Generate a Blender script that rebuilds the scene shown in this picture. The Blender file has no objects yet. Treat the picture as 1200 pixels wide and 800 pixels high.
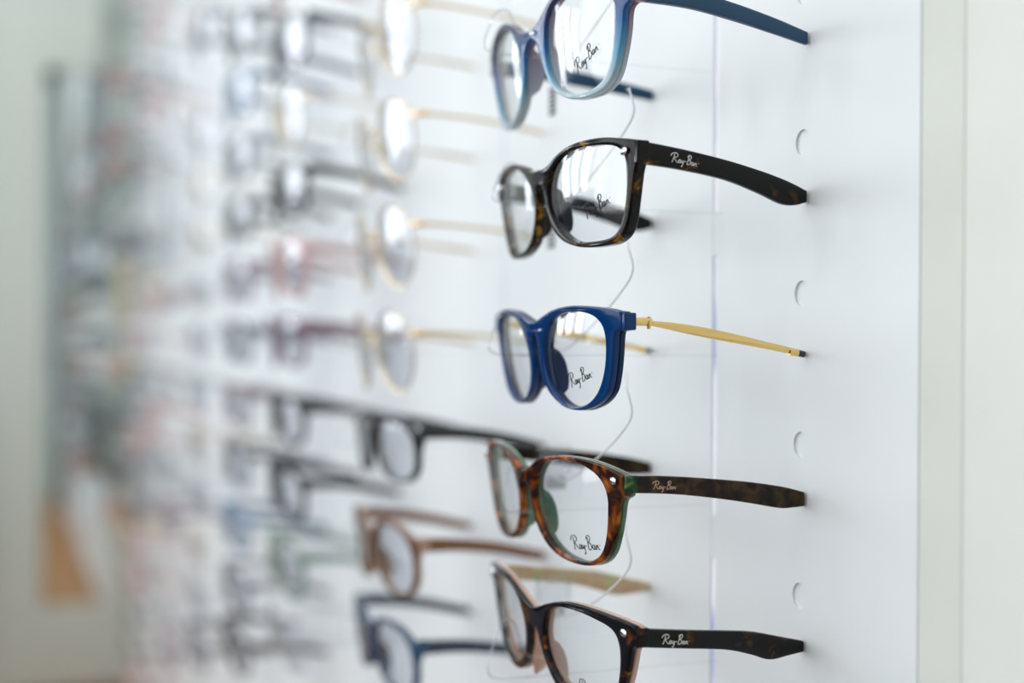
import bpy, math, random
from mathutils import Vector, Matrix

C = bpy.context.scene.collection
random.seed(7)
PI = math.pi

# ------------------------------------------------------------------ camera
S = 0.0576                      # vertical pitch of the display rows (m)
CAMZ = 0.82
YAW = math.radians(20.56)       # angle between optical axis and the display wall
cam_d = bpy.data.cameras.new('camera')
cam = bpy.data.objects.new('camera', cam_d)
C.objects.link(cam)
fw = Vector((-math.cos(YAW), math.sin(YAW), 0))
cam.location = (0.4455, -0.286, CAMZ)
cam.rotation_mode = 'QUATERNION'
cam.rotation_quaternion = (fw.to_track_quat('-Z', 'Y')
                           @ Matrix.Rotation(math.radians(0.4), 3, 'Z').to_quaternion())
cam_d.sensor_width = 36
cam_d.lens = 48
cam_d.shift_y = 0.0
cam_d.clip_start = 0.02
cam_d.clip_end = 60
cam_d.dof.use_dof = True
cam_d.dof.focus_distance = 0.505
cam_d.dof.aperture_fstop = 3.5
bpy.context.scene.camera = cam

# ------------------------------------------------------------------ world, lamps, exposure
w = bpy.data.worlds.new('world'); bpy.context.scene.world = w
w.use_nodes = True
w.node_tree.nodes['Background'].inputs[0].default_value = (0.86, 0.93, 1.0, 1)
w.node_tree.nodes['Background'].inputs[1].default_value = 1.6
vs = bpy.context.scene.view_settings
vs.view_transform = 'Standard'; vs.look = 'None'; vs.gamma = 1.0
vs.use_curve_mapping = False
vs.exposure = -0.22

def area(name, loc, rot, sx, sy, power, col=(1, 1, 1)):
    l = bpy.data.lights.new(name, 'AREA'); l.shape = 'RECTANGLE'
    l.size = sx; l.size_y = sy; l.energy = power; l.color = col
    o = bpy.data.objects.new(name, l); C.objects.link(o)
    o.location = loc; o.rotation_euler = rot
    return o
# daylight entering through the shop windows in the left wall
area('window_daylight', (-1.3, -2.93, 1.35), (-PI/2, 0, PI), 4.6, 2.0, 58, (0.95, 0.975, 1.0))
# ceiling lighting
area('ceiling_lamp_light', (-0.9, -1.1, 2.52), (0, 0, 0), 3.6, 1.5, 26, (1.0, 0.985, 0.97))
for wy in (-2.625, -2.075, -1.525):      # daylight in the narrow end windows
    area('end_window_daylight', (-2.86, wy, 1.34), (0, -PI/2, 0), 1.05, 0.19, 7, (0.90, 0.95, 1.0))

# ------------------------------------------------------------------ helpers
def new_mat(name):
    m = bpy.data.materials.new(name); m.use_nodes = True
    return m, m.node_tree.nodes, m.node_tree.links
def srgb(r, g, b):
    f = lambda v: (v/255/12.92) if v/255 <= 0.04045 else ((v/255+0.055)/1.055)**2.4
    return (f(r), f(g), f(b), 1)
def plain(name, col, rough=0.5, metal=0.0, coat=0.0, trans=0.0, bump=0.0, bscale=300, var=0.0, ior=1.5):
    m, n, l = new_mat(name)
    b = n['Principled BSDF']
    b.inputs['Base Color'].default_value = col
    b.inputs['Roughness'].default_value = rough
    b.inputs['Metallic'].default_value = metal
    b.inputs['Coat Weight'].default_value = coat
    b.inputs['Transmission Weight'].default_value = trans
    b.inputs['IOR'].default_value = ior
    tc = n.new('ShaderNodeTexCoord')
    nz = n.new('ShaderNodeTexNoise'); nz.inputs['Scale'].default_value = bscale
    l.new(tc.outputs['Object'], nz.inputs['Vector'])
    if var > 0:
        mx = n.new('ShaderNodeMix'); mx.data_type = 'RGBA'
        mx.inputs[6].default_value = tuple(c*(1-var) for c in col[:3])+(1,)
        mx.inputs[7].default_value = tuple(min(1, c*(1+var)) for c in col[:3])+(1,)
        l.new(nz.outputs['Fac'], mx.inputs[0]); l.new(mx.outputs[2], b.inputs['Base Color'])
    if bump > 0:
        bp = n.new('ShaderNodeBump'); bp.inputs['Strength'].default_value = bump
        bp.inputs['Distance'].default_value = 0.0004
        l.new(nz.outputs['Fac'], bp.inputs['Height']); l.new(bp.outputs[0], b.inputs['Normal'])
    return m
def ramped(name, stops, scale, rough=0.12, detail=2.0, stretch=(1, 1, 1), coat=0.0, trans=0.0, distort=0.6):
    """mottled acetate: noise through a colour ramp"""
    m, n, l = new_mat(name)
    b = n['Principled BSDF']
    b.inputs['Roughness'].default_value = rough
    b.inputs['Coat Weight'].default_value = coat
    b.inputs['IOR'].default_value = 1.30
    b.inputs['Transmission Weight'].default_value = trans
    tc = n.new('ShaderNodeTexCoord'); mp = n.new('ShaderNodeMapping')
    mp.inputs['Scale'].default_value = stretch
    nz = n.new('ShaderNodeTexNoise'); nz.inputs['Scale'].default_value = scale
    nz.inputs['Detail'].default_value = detail; nz.inputs['Distortion'].default_value = distort
    cr = n.new('ShaderNodeValToRGB')
    while len(cr.color_ramp.elements) < len(stops): cr.color_ramp.elements.new(0.5)
    for e, (p, c) in zip(cr.color_ramp.elements, stops):
        e.position = p; e.color = c
    l.new(tc.outputs['Object'], mp.inputs['Vector']); l.new(mp.outputs[0], nz.inputs['Vector'])
    l.new(nz.outputs['Fac'], cr.inputs[0]); l.new(cr.outputs[0], b.inputs['Base Color'])
    return m
def gradient_acetate(name, stops, zlo, zhi, trans):
    """dyed acetate whose colour fades from brow to bottom rim (real dye)"""
    m, n, l = new_mat(name)
    b = n['Principled BSDF']
    b.inputs['Roughness'].default_value = 0.1
    b.inputs['Coat Weight'].default_value = 0.5
    b.inputs['Transmission Weight'].default_value = trans
    b.inputs['IOR'].default_value = 1.25
    tc = n.new('ShaderNodeTexCoord'); sp = n.new('ShaderNodeSeparateXYZ')
    mr = n.new('ShaderNodeMapRange'); mr.inputs[1].default_value = zlo; mr.inputs[2].default_value = zhi
    cr = n.new('ShaderNodeValToRGB')
    while len(cr.color_ramp.elements) < len(stops): cr.color_ramp.elements.new(0.5)
    for e, (p, c) in zip(cr.color_ramp.elements, stops):
        e.position = p; e.color = c
    l.new(tc.outputs['Object'], sp.inputs[0]); l.new(sp.outputs[2], mr.inputs[0])
    l.new(mr.outputs[0], cr.inputs[0]); l.new(cr.outputs[0], b.inputs['Base Color'])
    return m
def clear_mat(name, tint=(1, 1, 1, 1), f0=0.04, rough=0.0, edge=1.0):
    """thin clear plastic: see-through with a Schlick reflection"""
    m, n, l = new_mat(name)
    n.remove(n['Principled BSDF'])
    out = n['Material Output']
    tr = n.new('ShaderNodeBsdfTransparent'); tr.inputs[0].default_value = tint
    gl = n.new('ShaderNodeBsdfGlossy'); gl.inputs['Roughness'].default_value = rough
    ge = n.new('ShaderNodeNewGeometry')
    dt = n.new('ShaderNodeVectorMath'); dt.operation = 'DOT_PRODUCT'
    l.new(ge.outputs['Normal'], dt.inputs[0]); l.new(ge.outputs['Incoming'], dt.inputs[1])
    ab = n.new('ShaderNodeMath'); ab.operation = 'ABSOLUTE'; l.new(dt.outputs['Value'], ab.inputs[0])
    om = n.new('ShaderNodeMath'); om.operation = 'SUBTRACT'; om.inputs[0].default_value = 1; l.new(ab.outputs[0], om.inputs[1])
    pw = n.new('ShaderNodeMath'); pw.operation = 'POWER'; pw.inputs[1].default_value = 5; l.new(om.outputs[0], pw.inputs[0])
    ma = n.new('ShaderNodeMath'); ma.operation = 'MULTIPLY_ADD'
    ma.inputs[1].default_value = (1-f0)*edge; ma.inputs[2].default_value = f0; l.new(pw.outputs[0], ma.inputs[0])
    mx = n.new('ShaderNodeMixShader')
    l.new(ma.outputs[0], mx.inputs[0]); l.new(tr.outputs[0], mx.inputs[1]); l.new(gl.outputs[0], mx.inputs[2])
    l.new(mx.outputs[0], out.inputs['Surface'])
    return m
def emit(name, col, s):
    m, n, l = new_mat(name)
    b = n['Principled BSDF']
    b.inputs['Base Color'].default_value = (0.8, 0.8, 0.8, 1)
    b.inputs['Emission Color'].default_value = col
    b.inputs['Emission Strength'].default_value = s
    return m

def mesh_of(name, verts, faces, smooth=True, mat=None):
    me = bpy.data.meshes.new(name)
    me.from_pydata([tuple(v) for v in verts], [], faces)
    me.update()
    import bmesh
    bm = bmesh.new(); bm.from_mesh(me)
    bmesh.ops.recalc_face_normals(bm, faces=bm.faces)
    bm.to_mesh(me); bm.free()
    if smooth:
        me.polygons.foreach_set('use_smooth', [True]*len(me.polygons))
        try: me.set_sharp_from_angle(angle=math.radians(40))
        except Exception: pass
    if mat: me.materials.append(mat)
    return me
def obj(name, me, parent=None, mat=None):
    o = bpy.data.objects.new(name, me); C.objects.link(o)
    if mat is not None and not me.materials: me.materials.append(mat)
    if parent: o.parent = parent
    return o
def empty(name, loc=(0, 0, 0)):
    o = bpy.data.objects.new(name, None); C.objects.link(o)
    o.location = loc; o.empty_display_size = 0.01
    return o
def tag(o, label=None, cat=None, group=None, kind=None):
    if label: o['label'] = label
    if cat: o['category'] = cat
    if group: o['group'] = group
    if kind: o['kind'] = kind
    return o
class MB:
    def __init__(s): s.v = []; s.f = []
    def add(s, v, f):
        k = len(s.v); s.v += [tuple(p) for p in v]; s.f += [tuple(i+k for i in q) for q in f]
    def box(s, x0, x1, y0, y1, z0, z1, ch=0.0):
        if ch <= 0:
            v = [(x, y, z) for x in (x0, x1) for y in (y0, y1) for z in (z0, z1)]
            f = [(0,1,3,2),(4,6,7,5),(0,4,5,1),(2,3,7,6),(0,2,6,4),(1,5,7,3)]
            s.add(v, f); return
        import bmesh
        bm = bmesh.new(); bmesh.ops.create_cube(bm, size=1)
        for q in bm.verts:
            q.co = Vector(((x0+x1)/2+q.co.x*(x1-x0), (y0+y1)/2+q.co.y*(y1-y0), (z0+z1)/2+q.co.z*(z1-z0)))
        bmesh.ops.bevel(bm, geom=list(bm.edges), offset=ch, segments=3, affect='EDGES', profile=0.5)
        bm.verts.ensure_lookup_table()
        s.add([q.co for q in bm.verts], [[q.index for q in f.verts] for f in bm.faces]); bm.free()
    def tube(s, pts, r, seg=8, closed=False, flat=1.0, caps=True):
        pts = [Vector(p) for p in pts]; n = len(pts); rings = []
        rr = r if isinstance(r, (list, tuple)) else [r]*n
        up = Vector((0, 0, 1)); prev = None
        for i, p in enumerate(pts):
            a = pts[(i-1) % n] if (closed or i > 0) else p
            b = pts[(i+1) % n] if (closed or i < n-1) else p
            t = (b-a).normalized()
            if prev is None:
                ref = up if abs(t.dot(up)) < 0.9 else Vector((1, 0, 0))
                nn = (ref - t*ref.dot(t)).normalized()
            else:
                nn = (prev - t*prev.dot(t)).normalized()
            prev = nn; bb = t.cross(nn)
            rings.append([p + nn*math.cos(2*PI*j/seg)*rr[i] + bb*math.sin(2*PI*j/seg)*rr[i]*flat for j in range(seg)])
        v = [q for ring in rings for q in ring]; f = []
        m = n if closed else n-1
        for i in range(m):
            for j in range(seg):
                a = i*seg+j; b = i*seg+(j+1) % seg
                c = ((i+1) % n)*seg+(j+1) % seg; d = ((i+1) % n)*seg+j
                f.append((a, b, c, d))
        if not closed and caps:
            f.append(tuple(range(seg))); f.append(tuple((n-1)*seg+j for j in range(seg)))
        s.add(v, f)
    def loft(s, rings):
        k = len(rings[0]); v = [q for r in rings for q in r]; f = []
        for i in range(len(rings)-1):
            for j in range(k):
                f.append((i*k+j, i*k+(j+1) % k, (i+1)*k+(j+1) % k, (i+1)*k+j))
        f.append(tuple(range(k))); f.append(tuple((len(rings)-1)*k+j for j in range(k)))
        s.add(v, f)
    def ball(s, c, rx, ry, rz, nu=12, nv=8):
        v = [(c[0], c[1], c[2]+rz)]
        for i in range(1, nv):
            a = PI*i/nv
            for j in range(nu):
                b = 2*PI*j/nu
                v.append((c[0]+rx*math.sin(a)*math.cos(b), c[1]+ry*math.sin(a)*math.sin(b), c[2]+rz*math.cos(a)))
        v.append((c[0], c[1], c[2]-rz)); f = []
        for j in range(nu):
            f.append((0, 1+j, 1+(j+1) % nu))
            f.append((len(v)-1, 1+(nv-2)*nu+(j+1) % nu, 1+(nv-2)*nu+j))
        for i in range(nv-2):
            for j in range(nu):
                f.append((1+i*nu+j, 1+(i+1)*nu+j, 1+(i+1)*nu+(j+1) % nu, 1+i*nu+(j+1) % nu))
        s.add(v, f)
    def mesh(s, name, mat=None, smooth=True): return mesh_of(name, s.v, s.f, smooth, mat)
def catmull(P, k=6, closed=False):
    P = [Vector(p) for p in P]; n = len(P); out = []
    rng = range(n if closed else n-1)
    for i in rng:
        p1 = P[i]; p2 = P[(i+1) % n]
        p0 = P[(i-1) % n] if (closed or i > 0) else p1*2-p2
        p3 = P[(i+2) % n] if (closed or i < n-2) else p2*2-p1
        for j in range(k):
            t = j/k
            out.append(0.5*((2*p1)+(-p0+p2)*t+(2*p0-5*p1+4*p2-p3)*t*t+(-p0+3*p1-3*p2+p3)*t**3))
    if not closed: out.append(P[-1])
    return out

# ------------------------------------------------------------------ materials
M = {}
M['panel'] = plain('white_panel_lacquer', srgb(235, 239, 241), 0.42, bump=0.03, bscale=60, var=0.01)
M['cream'] = plain('cream_paint', srgb(222, 225, 217), 0.55, bump=0.1, bscale=150, var=0.015)
M['cream_light'] = plain('pale_cream_paint', srgb(230, 232, 227), 0.5, bump=0.1, bscale=120, var=0.015)
M['wall'] = plain('pale_grey_plaster', srgb(206, 212, 207), 0.8, bump=0.3, bscale=80, var=0.02)
M['darkwall'] = plain('slate_grey_plaster', srgb(92, 98, 104), 0.8, bump=0.3, bscale=80, var=0.03)
M['ceil'] = plain('white_ceiling_paint', srgb(238, 238, 236), 0.9, bump=0.1, bscale=60, var=0.01)
M['lens'] = clear_mat('clear_demo_lens', (0.975, 0.985, 0.99, 1), 0.05)
M['lens_far'] = clear_mat('clear_demo_lens_coated', (0.95, 0.96, 0.985, 1), 0.07)
M['acrylic'] = clear_mat('clear_acrylic', (0.95, 0.96, 0.97, 1), 0.10, 0.05, 0.55)
M['cord'] = plain('translucent_cord', srgb(226, 228, 232), 0.35)
M['tort'] = ramped('dark_tortoiseshell', [(0.0, srgb(7, 6, 10)), (0.54, srgb(14, 10, 10)), (0.62, srgb(66, 42, 8)), (0.70, srgb(164, 118, 20))], 120, 0.08)
M['tort_b'] = ramped('black_brown_tortoiseshell', [(0.0, srgb(7, 7, 12)), (0.61, srgb(12, 10, 14)), (0.68, srgb(70, 36, 14)), (0.78, srgb(160, 100, 35))], 150, 0.08)
M['tort_temple'] = ramped('dark_tortoiseshell_matt', [(0.0, srgb(10, 9, 10)), (0.58, srgb(17, 14, 13)), (0.66, srgb(64, 42, 16)), (0.76, srgb(112, 76, 20))], 120, 0.24)
M['havana'] = ramped('warm_havana', [(0.0, srgb(22, 9, 6)), (0.47, srgb(46, 18, 8)), (0.58, srgb(124, 60, 14)), (0.70, srgb(190, 112, 28))], 120, 0.08)
M['havana_temple'] = ramped('brown_green_havana_matt', [(0.0, srgb(18, 14, 12)), (0.45, srgb(32, 22, 15)), (0.58, srgb(58, 40, 20)), (0.72, srgb(70, 58, 28))], 190, 0.25)
M['green'] = plain('translucent_green_acetate', srgb(84, 132, 96), 0.1, coat=0.4, trans=0.35, bscale=60, var=0.1)
M['green_dark'] = ramped('green_marbled_acetate', [(0.35, srgb(16, 44, 34)), (0.55, srgb(46, 84, 52)), (0.72, srgb(120, 140, 70))], 260, 0.1)
M['tan_marble'] = ramped('tan_marbled_acetate', [(0.35, srgb(206, 170, 134)), (0.55, srgb(216, 194, 156)), (0.70, srgb(186, 204, 146))], 120, 0.2)
M['peach'] = plain('peach_acetate', srgb(206, 170, 150), 0.12, coat=0.3, bscale=90, var=0.05)
M['navy'] = plain('navy_blue_acetate', srgb(2, 56, 112), 0.09, coat=0.0, ior=1.36, bscale=60, var=0.08)
M['navy_in'] = plain('dark_navy_acetate', srgb(8, 38, 78), 0.2, coat=0.0, ior=1.36, bscale=60, var=0.08)
M['teal'] = plain('teal_blue_temple', srgb(16, 70, 104), 0.32, bscale=80, var=0.1)
M['bluegrad'] = gradient_acetate('blue_to_clear_acetate', [(0.0, srgb(190, 212, 220)), (0.25, srgb(96, 170, 206)), (0.48, srgb(4, 104, 172)), (0.74, srgb(46, 60, 116)), (0.95, srgb(48, 30, 66))], -0.023, 0.022, 0.15)
M['plumgrad'] = gradient_acetate('plum_to_clear_acetate', [(0.0, srgb(214, 224, 230)), (0.35, srgb(178, 176, 192)), (0.65, srgb(134, 90, 112)), (1.0, srgb(110, 24, 50))], -0.023, 0.022, 0.25)
M['gold'] = plain('brushed_gold_metal', srgb(238, 205, 132), 0.27, metal=1.0, bump=0.1, bscale=400)
M['screw'] = plain('polished_gold_screw', srgb(250, 205, 130), 0.22, metal=1.0, bscale=300, var=0.02)
M['palegold'] = plain('pale_gold_metal', srgb(214, 190, 148), 0.25, metal=1.0, bscale=300, var=0.03)
M['silver'] = plain('polished_silver', srgb(225, 226, 230), 0.12, metal=1.0, bscale=300, var=0.02)
M['black'] = plain('glossy_black_acetate', srgb(16, 16, 20), 0.12, coat=0.4, bscale=60, var=0.05)
M['ink'] = plain('black_print', srgb(14, 14, 18), 0.5, bscale=200, var=0.02)
M['paint_white'] = plain('silver_print', srgb(232, 230, 226), 0.4, bscale=200, var=0.02)
M['card'] = plain('white_card', srgb(214, 216, 218), 0.6, bscale=200, var=0.02)
M['greyink'] = plain('grey_print', srgb(96, 98, 102), 0.6, bscale=200, var=0.02)
M['pad'] = clear_mat('clear_silicone_pad', (0.93, 0.93, 0.92, 1), 0.08, 0.1)

# ------------------------------------------------------------------ shapes of spectacles
BEND = 1.9
TILT = 0.13
def warp(x, y, z):
    return (x, y + BEND*x*x - TILT*z, z)

def in_mm(L): return [Vector((x/1000, z/1000)) for x, z in L]
TR = {   # measured half outlines in millimetres: (outer from bridge top to bridge bottom, lens opening)
 'blue_pair': ([(0,7.9),(7.1,8.4),(13.0,10.6),(20.7,14.6),(28,16.9),(36,17.8),(45.9,17.4),(57.7,15.6),(68.3,13.0),(75.6,11.0),(76.2,7.5),(74.6,4.4),(70.6,2.0),(68.3,-5.2),(65.6,-11.8),(61.8,-18.6),(57.9,-22.4),(52.3,-24.9),(44.8,-25.8),(34.6,-25.4),(27.0,-23.6),(19.2,-20.0),(13.6,-14.3),(9.6,-6.1),(7.2,0.0),(3.8,3.0),(0,4.0)],
   [(15.8,5.0),(20.1,10.7),(26,13.7),(35,15.2),(46,14.8),(57.4,12.2),(62.9,9.4),(65,4.6),(63.4,-5.0),(60.2,-14.2),(55.6,-19.8),(48.8,-22.8),(39.6,-23.7),(30.2,-22.6),(21.3,-19.0),(15.8,-12.4),(14.0,-3.7)]),
 'tortoise_pair': ([(0,10.6),(5,10.5),(11.2,11.6),(16.5,13.6),(24.3,15.6),(32.6,16.8),(42.4,17.2),(53.3,16.7),(63.0,15.3),(70.6,13.8),(71.6,12.0),(71.0,6.2),(69.0,1.8),(66.4,-5.6),(63.6,-13.0),(60.0,-18.6),(54.6,-21.4),(48.8,-22.3),(37.3,-22.5),(26.1,-21.4),(15.2,-18.2),(8.4,-12.8),(4.8,-5.4),(4.0,0.6),(2.4,3.6),(0,4.2)],
   [(9.6,3.8),(12.9,8.0),(17.5,11.0),(23.6,13.2),(30.8,14.5),(39.6,14.9),(50.8,14.3),(58.8,13.0),(63.0,10.8),(64.7,7.3),(64.5,2.5),(63.6,-2.8),(61.6,-9.0),(58.4,-15.0),(53.4,-18.9),(45.8,-20.2),(31.6,-20.2),(22.9,-18.6),(16.4,-15.4),(11.4,-11.0),(8.2,-5.8),(7.6,-0.6)]),
 'navy_pair': ([(0,12.5),(4.4,13.3),(11.8,15.3),(20.1,17.3),(30.2,18.4),(39.1,18.6),(48.2,18.1),(57.6,17.2),(63.3,16.2),(66.4,15.4),(66.2,9.6),(62.4,8.4),(60.4,1.8),(57.8,-6.3),(54.4,-13.0),(48.6,-17.4),(40.6,-20.2),(32.4,-21.3),(23.1,-20.8),(14.8,-18.2),(8.2,-14.2),(4.2,-8.4),(3.0,-2.0),(3.2,3.6),(2.2,7.6),(0,8.6)],
   [(9.2,3.3),(11.5,7.6),(14.5,10.9),(19.2,13.7),(26.8,15.7),(34.9,16.4),(43.3,16.0),(49.8,14.6),(54.1,11.9),(55.9,8.2),(55.7,3.0),(54.1,-3.3),(51.2,-9.2),(46.9,-14.2),(40.5,-18.0),(32.7,-19.7),(24.7,-19.7),(17.9,-17.6),(12.4,-13.9),(8.9,-8.4),(8.0,-1.9)]),
 'havana_pair': ([(0,9.6),(6.8,11.8),(13.9,14.6),(22.8,16.9),(32.1,18.1),(44.2,18.5),(56.1,17.9),(66.4,16.2),(73.6,14.2),(74.8,12.6),(74.6,7.0),(70.6,4.2),(68.1,-2.3),(65.2,-9.3),(61.3,-15.9),(55.4,-20.5),(46.5,-22.9),(34.8,-23.2),(23.7,-21.6),(14.8,-17.8),(8.4,-11.7),(5.0,-4.3),(4.2,1.8),(2.6,4.6),(0,5.0)],
   [(10.3,5.1),(12.9,8.9),(16.3,11.8),(21.5,14.5),(28.8,16.1),(38.7,16.8),(48.7,16.2),(57.5,13.7),(62.5,10.0),(64.3,5.0),(63.6,-0.7),(61.9,-7.6),(59.2,-13.7),(55.2,-18.0),(49.0,-20.6),(40.5,-21.6),(31.1,-21.0),(22.7,-18.7),(15.6,-14.4),(11.0,-8.6),(9.2,-1.7)]),
 'upswept_pair': ([(0,14.4),(6.6,15.8),(16.0,18.6),(28,21.6),(38,22.8),(50,22.8),(62,22.2),(70.5,21.4),(75.4,20.0),(75.4,14.4),(72.0,11.8),(69.0,4.6),(65.6,-2.2),(60.8,-9.2),(53.3,-14.4),(43.8,-17.0),(32.4,-17.6),(22.6,-15.8),(14.6,-11.8),(8.2,-4.6),(5.0,2.6),(3.0,6.6),(0,7.4)],
   [(10.2,4.7),(13.0,12.0),(18.4,16.8),(28.4,19.4),(41.7,20.0),(53.4,19.0),(61.3,17.4),(64.8,14.2),(65.2,8.0),(62.6,-1.6),(58.0,-8.6),(51.2,-12.6),(42.1,-14.6),(33.2,-14.7),(25.2,-12.8),(17.9,-9.0),(12.3,-3.2)]),
}
def resample(P, n):
    d = [0]; m = len(P)
    for i in range(m): d.append(d[-1]+(P[(i+1) % m]-P[i]).length)
    out = []; j = 0
    for i in range(n):
        t = d[-1]*i/n
        while d[j+1] < t: j += 1
        out.append(P[j].lerp(P[(j+1) % m], (t-d[j])/max(1e-9, d[j+1]-d[j])))
    return out
def lens_outline(sh, n=72, grow=0.0):
    if 'tr' in sh:
        P = [Vector(p) for p in reversed(in_mm(TR[sh['tr']][1]))]      # anticlockwise
        out = resample(catmull(P, 6, True), n)
        return offset(out, [grow]*n) if grow else out
    a, b, cx, cz, ex = sh['a'], sh['b'], sh['cx'], sh['cz'], sh['n']
    pts = []
    for i in range(n):
        t = 2*PI*i/n
        c, s_ = math.cos(t), math.sin(t)
        x = a*math.copysign(abs(c)**(2/ex), c); z = b*math.copysign(abs(s_)**(2/ex), s_)
        zz = z/b
        # the lens narrows towards the bottom, more on the nose side
        x *= 1 - sh['taper']*max(0, -zz)**1.3 - sh.get('tt', 0)*max(0, zz)**2
        if c < 0: x += sh['nose']*a*max(0, -zz+0.15)**1.5*0.8
        z += sh.get('lift', 0)*x
        pts.append((cx+x, cz+z))
    # even spacing
    P = [Vector((p[0], p[1])) for p in pts]
    d = [0]
    for i in range(n): d.append(d[-1]+(P[(i+1) % n]-P[i]).length)
    out = []
    j = 0
    for i in range(n):
        t = d[-1]*i/n
        while d[j+1] < t: j += 1
        u = (t-d[j])/max(1e-9, d[j+1]-d[j])
        out.append(P[j].lerp(P[(j+1) % n], u))
    if grow:
        out = offset(out, [grow]*n)
    return out
def offset(P, wd):
    n = len(P); res = []
    for i in range(n):
        t = (P[(i+1) % n]-P[(i-1) % n]).normalized()
        nn = Vector((t.y, -t.x))
        res.append(P[i]+nn*wd[i])
    return res
def outer_outline(sh):
    if 'tr' in sh:
        H = in_mm(TR[sh['tr']][0])
        F = H + [Vector((-p.x, p.y)) for p in reversed(H[1:-1])]
        return catmull(F, 5, True)
    L = lens_outline(sh); n = len(L); wd = []
    c = Vector((sh['cx'], sh['cz']))
    ang = [math.atan2((p-c).y/sh['b'], (p-c).x/sh['a']) for p in L]
    for i in range(n):
        th = ang[i]
        v = sh['w'] + sh['wt']*max(0, math.sin(th))
        v += sh['we']*math.exp(-((th-sh['te'])/0.20)**2)
        v += sh.get('wn', 0.0)*math.exp(-((abs(th)-PI)/0.7)**2)
        wd.append(v)
    O = offset(L, wd)
    # order: from top-inner clockwise round to the inner side
    idx = sorted(range(n), key=lambda i: -((ang[i]-sh['t1']) if ang[i] <= sh['t1'] else (ang[i]-sh['t1']-2*PI)))
    R = []
    for i in idx:
        th = ang[i]
        if th > sh['t1'] or th < -2*PI+sh['t2']: 
            if th > sh['t1'] and th > sh['t2']-0.0: pass
        rel = th if th <= sh['t1'] else th-2*PI
        if rel < sh['t2']-2*PI: continue
        R.append(O[i])
    R = [p for p in R if p.x > 0.0035]
    bt, bb = sh['bt'], sh['bb']
    p0, p9 = R[0], R[-1]
    top = [Vector((0, bt)), Vector((p0.x*0.5, bt+(p0.y-bt)*0.30))]
    bot = [Vector((p9.x*0.62, bb+(p9.y-bb)*0.42)), Vector((0, bb))]
    half = top+R+bot
    full = half + [Vector((-p.x, p.y)) for p in reversed(half[1:-1])]
    return full
def plate_mesh(name, outlines, y0, y1, bev, mat, warpf=warp):
    """solid plate with holes: filled 2D curve, extruded and bevelled, then bent"""
    cu = bpy.data.curves.new(name, 'CURVE'); cu.dimensions = '2D'; cu.fill_mode = 'BOTH'
    for k, P in enumerate(outlines):
        sp = cu.splines.new('POLY'); sp.points.add(len(P)-1)
        for q, p in zip(sp.points, P): q.co = (p.x*1000, p.y*1000, 0, 1)
        sp.use_cyclic_u = True
    hh = (y1-y0)/2*1000; bv = bev*1000
    cu.extrude = max(0.001, hh-bv); cu.bevel_depth = bv; cu.bevel_resolution = 2
    cu.offset = -bv
    o = bpy.data.objects.new(name, cu); C.objects.link(o)
    dg = bpy.context.evaluated_depsgraph_get()
    me = bpy.data.meshes.new_from_object(o.evaluated_get(dg))
    bpy.data.objects.remove(o); bpy.data.curves.remove(cu)
    me.name = name
    ym = (y0+y1)/2
    for v in me.vertices:
        x, z, d = v.co.x/1000, v.co.y/1000, v.co.z/1000
        v.co = warpf(x, ym-d, z)
    me.materials.clear(); me.materials.append(mat)
    me.polygons.foreach_set('use_smooth', [True]*len(me.polygons))
    me.polygons.foreach_set('material_index', [0]*len(me.polygons))
    import bmesh
    bm = bmesh.new(); bm.from_mesh(me)
    bmesh.ops.remove_doubles(bm, verts=bm.verts, dist=1e-6)
    bmesh.ops.recalc_face_normals(bm, faces=bm.faces)
    bm.to_mesh(me); bm.free()
    try: me.set_sharp_from_angle(angle=math.radians(50))
    except Exception: pass
    return me
def mirror2(P): return [Vector((-p.x, p.y)) for p in reversed(P)]
def lens_mesh(name, sh, side, mat, grow=0.0008, y=0.0012, th=0.0012):
    P = lens_outline(sh, 48, grow)
    c = sum(P, Vector((0, 0)))/len(P)
    v, f = [], []
    K = 5
    for layer in (0, 1):
        base = len(v)
        def put(p, u):
            dome = -0.0022*(1-u*u)
            q = warp(side*p.x, y+dome+layer*th, p.y); v.append(q)
        put(c, 0)
        for k in range(1, K+1):
            for p in P: put(c.lerp(p, k/K), k/K)
        n = len(P)
        for i in range(n): f.append((base, base+1+i, base+1+(i+1) % n))
        for k in range(K-1):
            for i in range(n):
                a = base+1+k*n+i; b = base+1+k*n+(i+1) % n
                f.append((a, a+n, b+n, b))
    n = len(P); tot = 1+K*n
    for i in range(n):
        a = 1+(K-1)*n+i; b = 1+(K-1)*n+(i+1) % n
        f.append((a, b, b+tot, a+tot))
    return mesh_of(name, v, f, True, mat)
def temple_mesh(name, side, sh, prof, mat, yend=0.0825, th=0.0034, dx_tip=-0.0075, y0=None):
    if 'tips' in sh: dx_tip = sh['tips'][0 if side == 1 else 1] - sh['hx']
    """prof: list of (fraction, z centre offset, height); lofted rounded section"""
    mb = MB(); rings = []
    hx, hz = sh['hx'], sh['hz']
    ys = y0 if y0 is not None else BEND*hx*hx - TILT*hz + 0.0015
    pr = catmull([Vector((a, b, c)) for a, b, c in prof], 6)
    for p in pr:
        fr, zo, h = p
        y = ys+(yend-ys)*fr
        x = hx + dx_tip*fr**1.5
        ring = []
        ns = 16
        tt = th*(1-0.15*fr)
        for j in range(ns):
            a = 2*PI*j/ns
            c, s_ = math.cos(a), math.sin(a)
            ring.append((side*(x+tt/2*math.copysign(abs(c)**0.45, c)), y, hz+zo+h/2*math.copysign(abs(s_)**0.45, s_)))
        rings.append(ring)
    mb.loft(rings)
    return mb.mesh(name, mat)

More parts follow.
